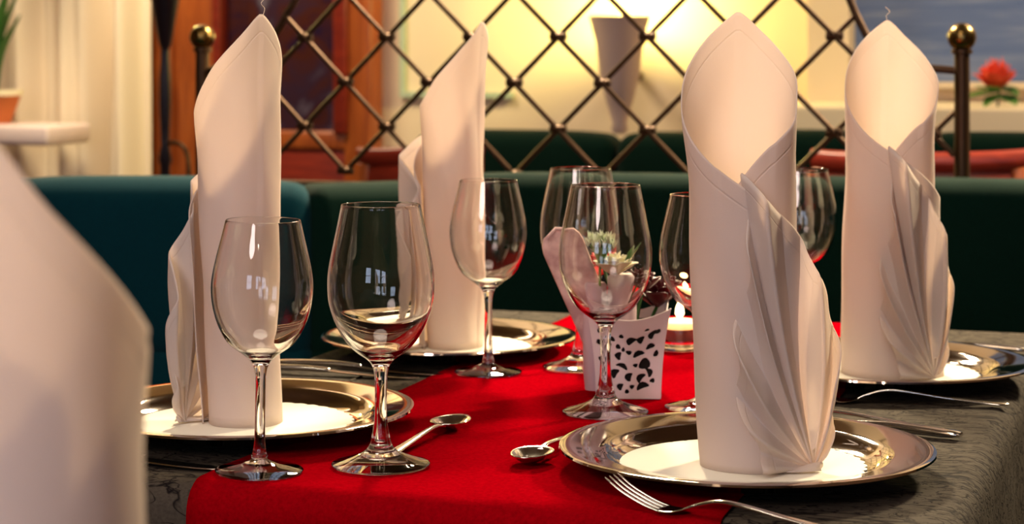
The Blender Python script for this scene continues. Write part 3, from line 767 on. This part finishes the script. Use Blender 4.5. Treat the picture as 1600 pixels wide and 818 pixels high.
for v_ in vs_:
    if v_.co.z > .05: v_.co.x *= 1.16; v_.co.y *= 1.16
link('hole_shade_block', bm, HOLE_SHADE, pot, False)
# contents (all stand inside the pot)
M_ = Matrix.Translation((pq.x, pq.y, POTZ)) @ Matrix.Rotation(TH, 4, 'Z')     # x = viewer's right, y = away
def PC(x, y, z): return M_ @ Vector((x, y, z))
def at_pix(px, py, dy=0.0):      # local offset in the pot frame for a pixel at the pot's distance
    Z = 2.07+dy; return ((px-800)/F*Z-(982-800)/1500, dy, HC+TAB-(py-YH)*Z/F-POTZ)
t = thing('mauve_card', 'mauve rounded card leaning out of the pierced pot', 'card', PC(0, 0, 0), TH)
a = at_pix(945, 500); b = at_pix(872, 366)
bm = bmesh.new(); va = Vector((a[0]+.012, -.006, .02)); vb = Vector((b[0], -.012, b[2])); d_ = (vb-va); L_ = d_.length; d_.normalize(); sd = Vector((-d_.z, .0, d_.x)); sd = sd if sd.x < 0 else -sd
st = []
rows = []
for j in range(25):
    q = j/24; wq = .0225*min(1, math.sqrt(max(0, 1-((q-.86)/.14)**2)) if q > .86 else 1)*(.82+.18*q); rows.append([va+d_*(L_*1.06*q)+sd*wq*(u/6*2-1)+Vector((0, .004*(1-(u/6*2-1)**2), 0)) for u in range(7)])
grid_mesh(bm, rows); o_ = link('card_sheet', bm, MAUVE, t); o_.modifiers.new('s', 'SOLIDIFY').thickness = .003
for (px, py, dy, w_, lab, cut) in [(924, 440, -.010, .0125, 'short mauve candle stub standing beside the leaning mauve card', 0), (972, 424, -.012, .0150, 'mauve candle stub under the cream blossom in the pierced pot', 0)]:
    p_ = at_pix(px, py, dy); bm = bmesh.new(); H2 = p_[2]-.01
    lathe(bm, [(0, .0), (w_*.85, .0), (w_, .02), (w_, H2-.004), (w_*.8, H2), (0, H2)], 24); o_ = link('candle_stub', bm, MAUVEWAX)
    o_.location = PC(p_[0]+(0 if px > 950 else .004), dy, .006); o_.scale = (1, 1, 1); tag(o_, lab, 'candle')
# cream blossom
p_ = at_pix(958, 418, -.018)
t = thing('cream_flower', 'cream ruffled blossom resting on the mauve candle stub', 'flower', PC(p_[0]+.002, -.014, p_[2]), TH)
bm = bmesh.new(); rose_petals(bm, (0, 0, 0), .022, 22, flat=1.0, seed=3); 
for v_ in bm.verts: v_.co.x *= 1.25
o_ = link('petals', bm, CREAMPETAL, t); o_.modifiers.new('s', 'SOLIDIFY').thickness = .001
bm = bmesh.new(); tube(bm, [(0, 0, -.006), (.002, .006, -.05)], .0018, 6); link('stem', bm, LEAF, t)
bm = bmesh.new(); leaf(bm, (.012, 0, 0), (.030, -.002, .026), .007); leaf(bm, (.012, 0, 0), (.022, .004, .022), .006); o_ = link('leaf', bm, LEAF, t); o_.modifiers.new('s', 'SOLIDIFY').thickness = .0008
# green-white sprig
p_ = at_pix(936, 415, -.026); tp = at_pix(940, 360, -.026)
t = thing('green_sprig', 'upright green sprig with pale frilled tips in the pierced pot', 'flower', PC(p_[0], -.020, p_[2]-.04), TH)
hh = tp[2]-p_[2]+.04
bm = bmesh.new(); tube(bm, [(0, 0, -.03), (.001, 0, hh*.45), (.002, 0, hh*.6)], .0015, 6)
rnd = random.Random(11)
tips = []
for k in range(34):
    a_ = k*2.4; rr = .017*math.sqrt((k+.5)/34); e = Vector((.002+rr*math.cos(a_), rr*math.sin(a_), hh*(.86+.10*rnd.random())-rr*.35)); b0 = Vector((.002, 0, hh*.48))
    leaf(bm, b0, e, .0042, .002); tips.append(e)
o_ = link('foliage', bm, LEAFPALE, t)
bm = bmesh.new()
for e in tips:
    for q in range(4): leaf(bm, e-Vector((0, 0, .003)), e+Vector((rnd.uniform(-.005, .005), rnd.uniform(-.005, .005), rnd.uniform(.003, .008))), .0013)
o_ = link('frilled_tips', bm, PALE, t)
# red blooms in the pot
def rose(px, py, dy, R, m, lab, seed, flat=.8):
    p_ = at_pix(px, py, dy); t = thing('rose_bloom', lab, 'flower', PC(*p_), TH)
    bm = bmesh.new(); rose_petals(bm, (0, 0, 0), R, 18, flat=flat, seed=seed); o_ = link('petals', bm, m, t); o_.modifiers.new('s', 'SOLIDIFY').thickness = .001
    tgt = Vector((.0, 0, .012))-Vector(p_)
    bm = bmesh.new(); tube(bm, spline([(0, 0, -R*.3), (tgt.x*.4, tgt.y*.4, -R*.3+(tgt.z+R*.3)*.35), tuple(tgt)], 5), .0018, 6, up=Vector((0, 1, .1))); link('stem', bm, LEAF, t)
rose(943, 408, .012, .022, PINKRED, 'bright red rose behind the green sprig in the pierced pot', 4)
rose(1003, 442, .008, .026, DARKROSE, 'dark red rose beside the cream blossom in the pierced pot', 5)
rose(1028, 462, .040, .030, DARKROSE, 'dark red rose hanging low behind the pierced pot', 6, .9)
# tea light
tq = P(1062, 551)
t = thing('tea_light', 'lit white tea light in a small clear glass holder behind the pierced pot', 'candle', (tq.x, tq.y, ZR))
bm = bmesh.new(); lathe(bm, [(0, .0004), (.022, .0004), (.0245, .003), (.0235, .008), (.0225, .012), (.0232, .022), (.0215, .030), (.0200, .030), (.0200, .014), (.018, .011), (0, .0105)], 48); link('glass_holder', bm, GLASS, t, True, 60)
bm = bmesh.new(); lathe(bm, [(0, .0262), (.0190, .0262), (.0205, .0335), (.018, .036), (.006, .0365), (0, .0365)], 40); link('wax', bm, WAX, t)
bm = bmesh.new(); lathe(bm, [(0, .0108), (.0172, .0108), (.0187, .0260), (0, .0260)], 40); link('candle_cup', bm, CUP, t)
bm = bmesh.new(); lathe(bm, [(0, .038), (.003, .0395), (.0052, .044), (.0045, .050), (.002, .057), (0, .061)], 20); link('flame', bm, FLAME, t)
bm = bmesh.new(); tube(bm, [(0, 0, .036), (.0003, 0, .041)], .0008, 6); link('wick', bm, BLACK, t)
point('candle_light', (tq.x, tq.y, ZR+.075), .006, .25, (1, .6, .25))

# ---------------------------------------------------------------- cutlery: each lies along local +x (head at -x end), origin on the cloth
def fork_proto(label):
    t = thing('fork', label, 'fork', (0, 0, 0), 0, 'steel cutlery')
    hs = spline([(-.028, 0, .0035, .0060, .0012), (-.018, 0, .0075, .0032, .0015), (.0, 0, .0125, .0026, .0016), (.02, 0, .0125, .0030, .0016), (.06, 0, .0075, .0045, .0015), (.10, 0, .0038, .0065, .0015), (.118, 0, .0030, .0078, .0014), (.124, 0, .0030, .0030, .0010)], 6)
    bm = bmesh.new(); sweep(bm, hs, 14); link('handle', bm, CUTLERY, t)
    bm = bmesh.new()
    sweep(bm, spline([(-.026, 0, .0042, .0070, .0010), (-.034, 0, .0020, .0105, .0009), (-.042, 0, .0014, .0118, .0009), (-.048, 0, .0018, .0118, .0008)], 5), 14)
    for k in range(4):
        y = -.0096+.0064*k
        sweep(bm, spline([(-.046, y, .0017, .0020, .0008), (-.060, y, .0050, .0017, .0008), (-.078, y*1.0, .0120, .0015, .0008), (-.090, y, .0190, .0012, .0007), (-.094, y, .0218, .0005, .0004)], 5), 8)
    link('tines', bm, CUTLERY, t); return t
def spoon_proto(label, s=1.0):
    t = thing('spoon', label, 'spoon', (0, 0, 0), 0, 'steel cutlery')
    hs = spline([(-.012, 0, .0065, .0036, .0015), (.0, 0, .0085, .0026, .0016), (.02, 0, .0080, .0028, .0016), (.06, 0, .0048, .0042, .0015), (.092, 0, .0026, .0060, .0014), (.105, 0, .0022, .0066, .0013), (.111, 0, .0022, .0024, .0009)], 6)
    bm = bmesh.new(); sweep(bm, hs, 14); link('handle', bm, CUTLERY, t)
    bm = bmesh.new(); rows = []
    for j in range(15):
        rho = j/14; row = []
        for i in range(41):
            a = 2*pi*i/40; ex = -.032+.0235*rho*math.cos(a); wy = .0158*(1-.16*math.cos(a)*1.0*(-1))*rho*math.sin(a)
            dep = (1-rho*rho)
            row.append((ex, wy, .0012+.0078*(1-dep)+.002*max(0, (ex+.05)/.04)*0))
        rows.append(row)
    grid_mesh(bm, rows); bmesh.ops.remove_doubles(bm, verts=bm.verts[:], dist=1e-6)
    o = link('bowl', bm, CUTLERY, t); md = o.modifiers.new('s', 'SOLIDIFY'); md.thickness = .0010; md.offset = 0
    t.scale = (s, s, s); return t
def knife_proto(label):
    t = thing('knife', label, 'knife', (0, 0, 0), 0, 'steel cutlery')
    hs = spline([(-.004, 0, .0046, .0045, .0020), (.0, 0, .0050, .0040, .0026), (.03, 0, .0060, .0050, .0034), (.07, 0, .0055, .0070, .0032), (.092, 0, .0048, .0085, .0030), (.100, 0, .0045, .0050, .0022)], 6)
    bm = bmesh.new(); sweep(bm, hs, 14); link('handle', bm, CUTLERY, t)
    bs = spline([(-.002, 0, .0045, .0050, .0010), (-.02, .001, .0036, .0080, .0009), (-.06, .001, .0022, .0095, .0008), (-.090, .0, .0014, .0080, .0007), (-.104, -.003, .0010, .0035, .0005), (-.108, -.004, .0009, .0008, .0003)], 6)
    bm = bmesh.new(); sweep(bm, bs, 14); link('blade', bm, CUTLERY, t); return t
def place(o, x, y, rz, z=TAB+.0030, rx=0, ry=0): o.location = (x, y, z); o.rotation_euler = (rx, ry, rz); return o
def pl2(o, wpt, rz, **k): return place(o, wpt[0], wpt[1], rz, **k)
fk = fork_proto('steel fork crossing the runner edge in front of the nearest plate'); place(fk, -.333, 1.489, math.atan2(-.055, .2))
def fdup(o, x, y, rz, lab, z=TAB+.003, s=None):
    r = dup(o, (x, y, z), rz, lab)
    if s: r.scale = (s,)*3
    return r
sp = spoon_proto('small steel teaspoon on the runner beside the large front wine glass'); place(sp, -.650, 1.722, -pi/2-D(3))
sp.scale = (1.12,)*3
fdup(sp, -.528, 1.672, pi/2-D(3), 'small steel spoon poking out from the plate under the tall open napkin')
fdup(fk, -.283, 2.042, D(8), 'steel fork on the grey cloth just in front of the far corner plate', TAB+.0012)
fdup(sp, -.318, 1.925, D(-14), 'steel spoon on the grey cloth beside the tall open napkin, farther of the pair', TAB+.0012, 1.15)
kn = knife_proto('steel knife on the grey cloth beside the tall open napkin, nearer of the pair'); place(kn, -.285, 1.898, D(-15), z=TAB+.0012)
fdup(kn, -.268, 2.44, D(-6), 'steel knife on the grey cloth behind the far corner plate', TAB+.0012)
fdup(kn, -.880, 1.540, pi+D(-4), 'steel knife on the grey cloth in front of the plate beside the front glasses', TAB+.0012)
fdup(sp, -.905, 1.515, pi+D(12), 'steel spoon on the grey cloth close to the out-of-focus napkin', TAB+.0012, 1.1)
fdup(kn, -.872, 2.062, pi+D(-3), 'steel knife before the bench corner plate, its tip on the runner', TAB+.0012)
fdup(kn, -.895, 2.025, pi+D(2), 'steel knife on the grey cloth between the two plates near the bench corner', TAB+.0012)
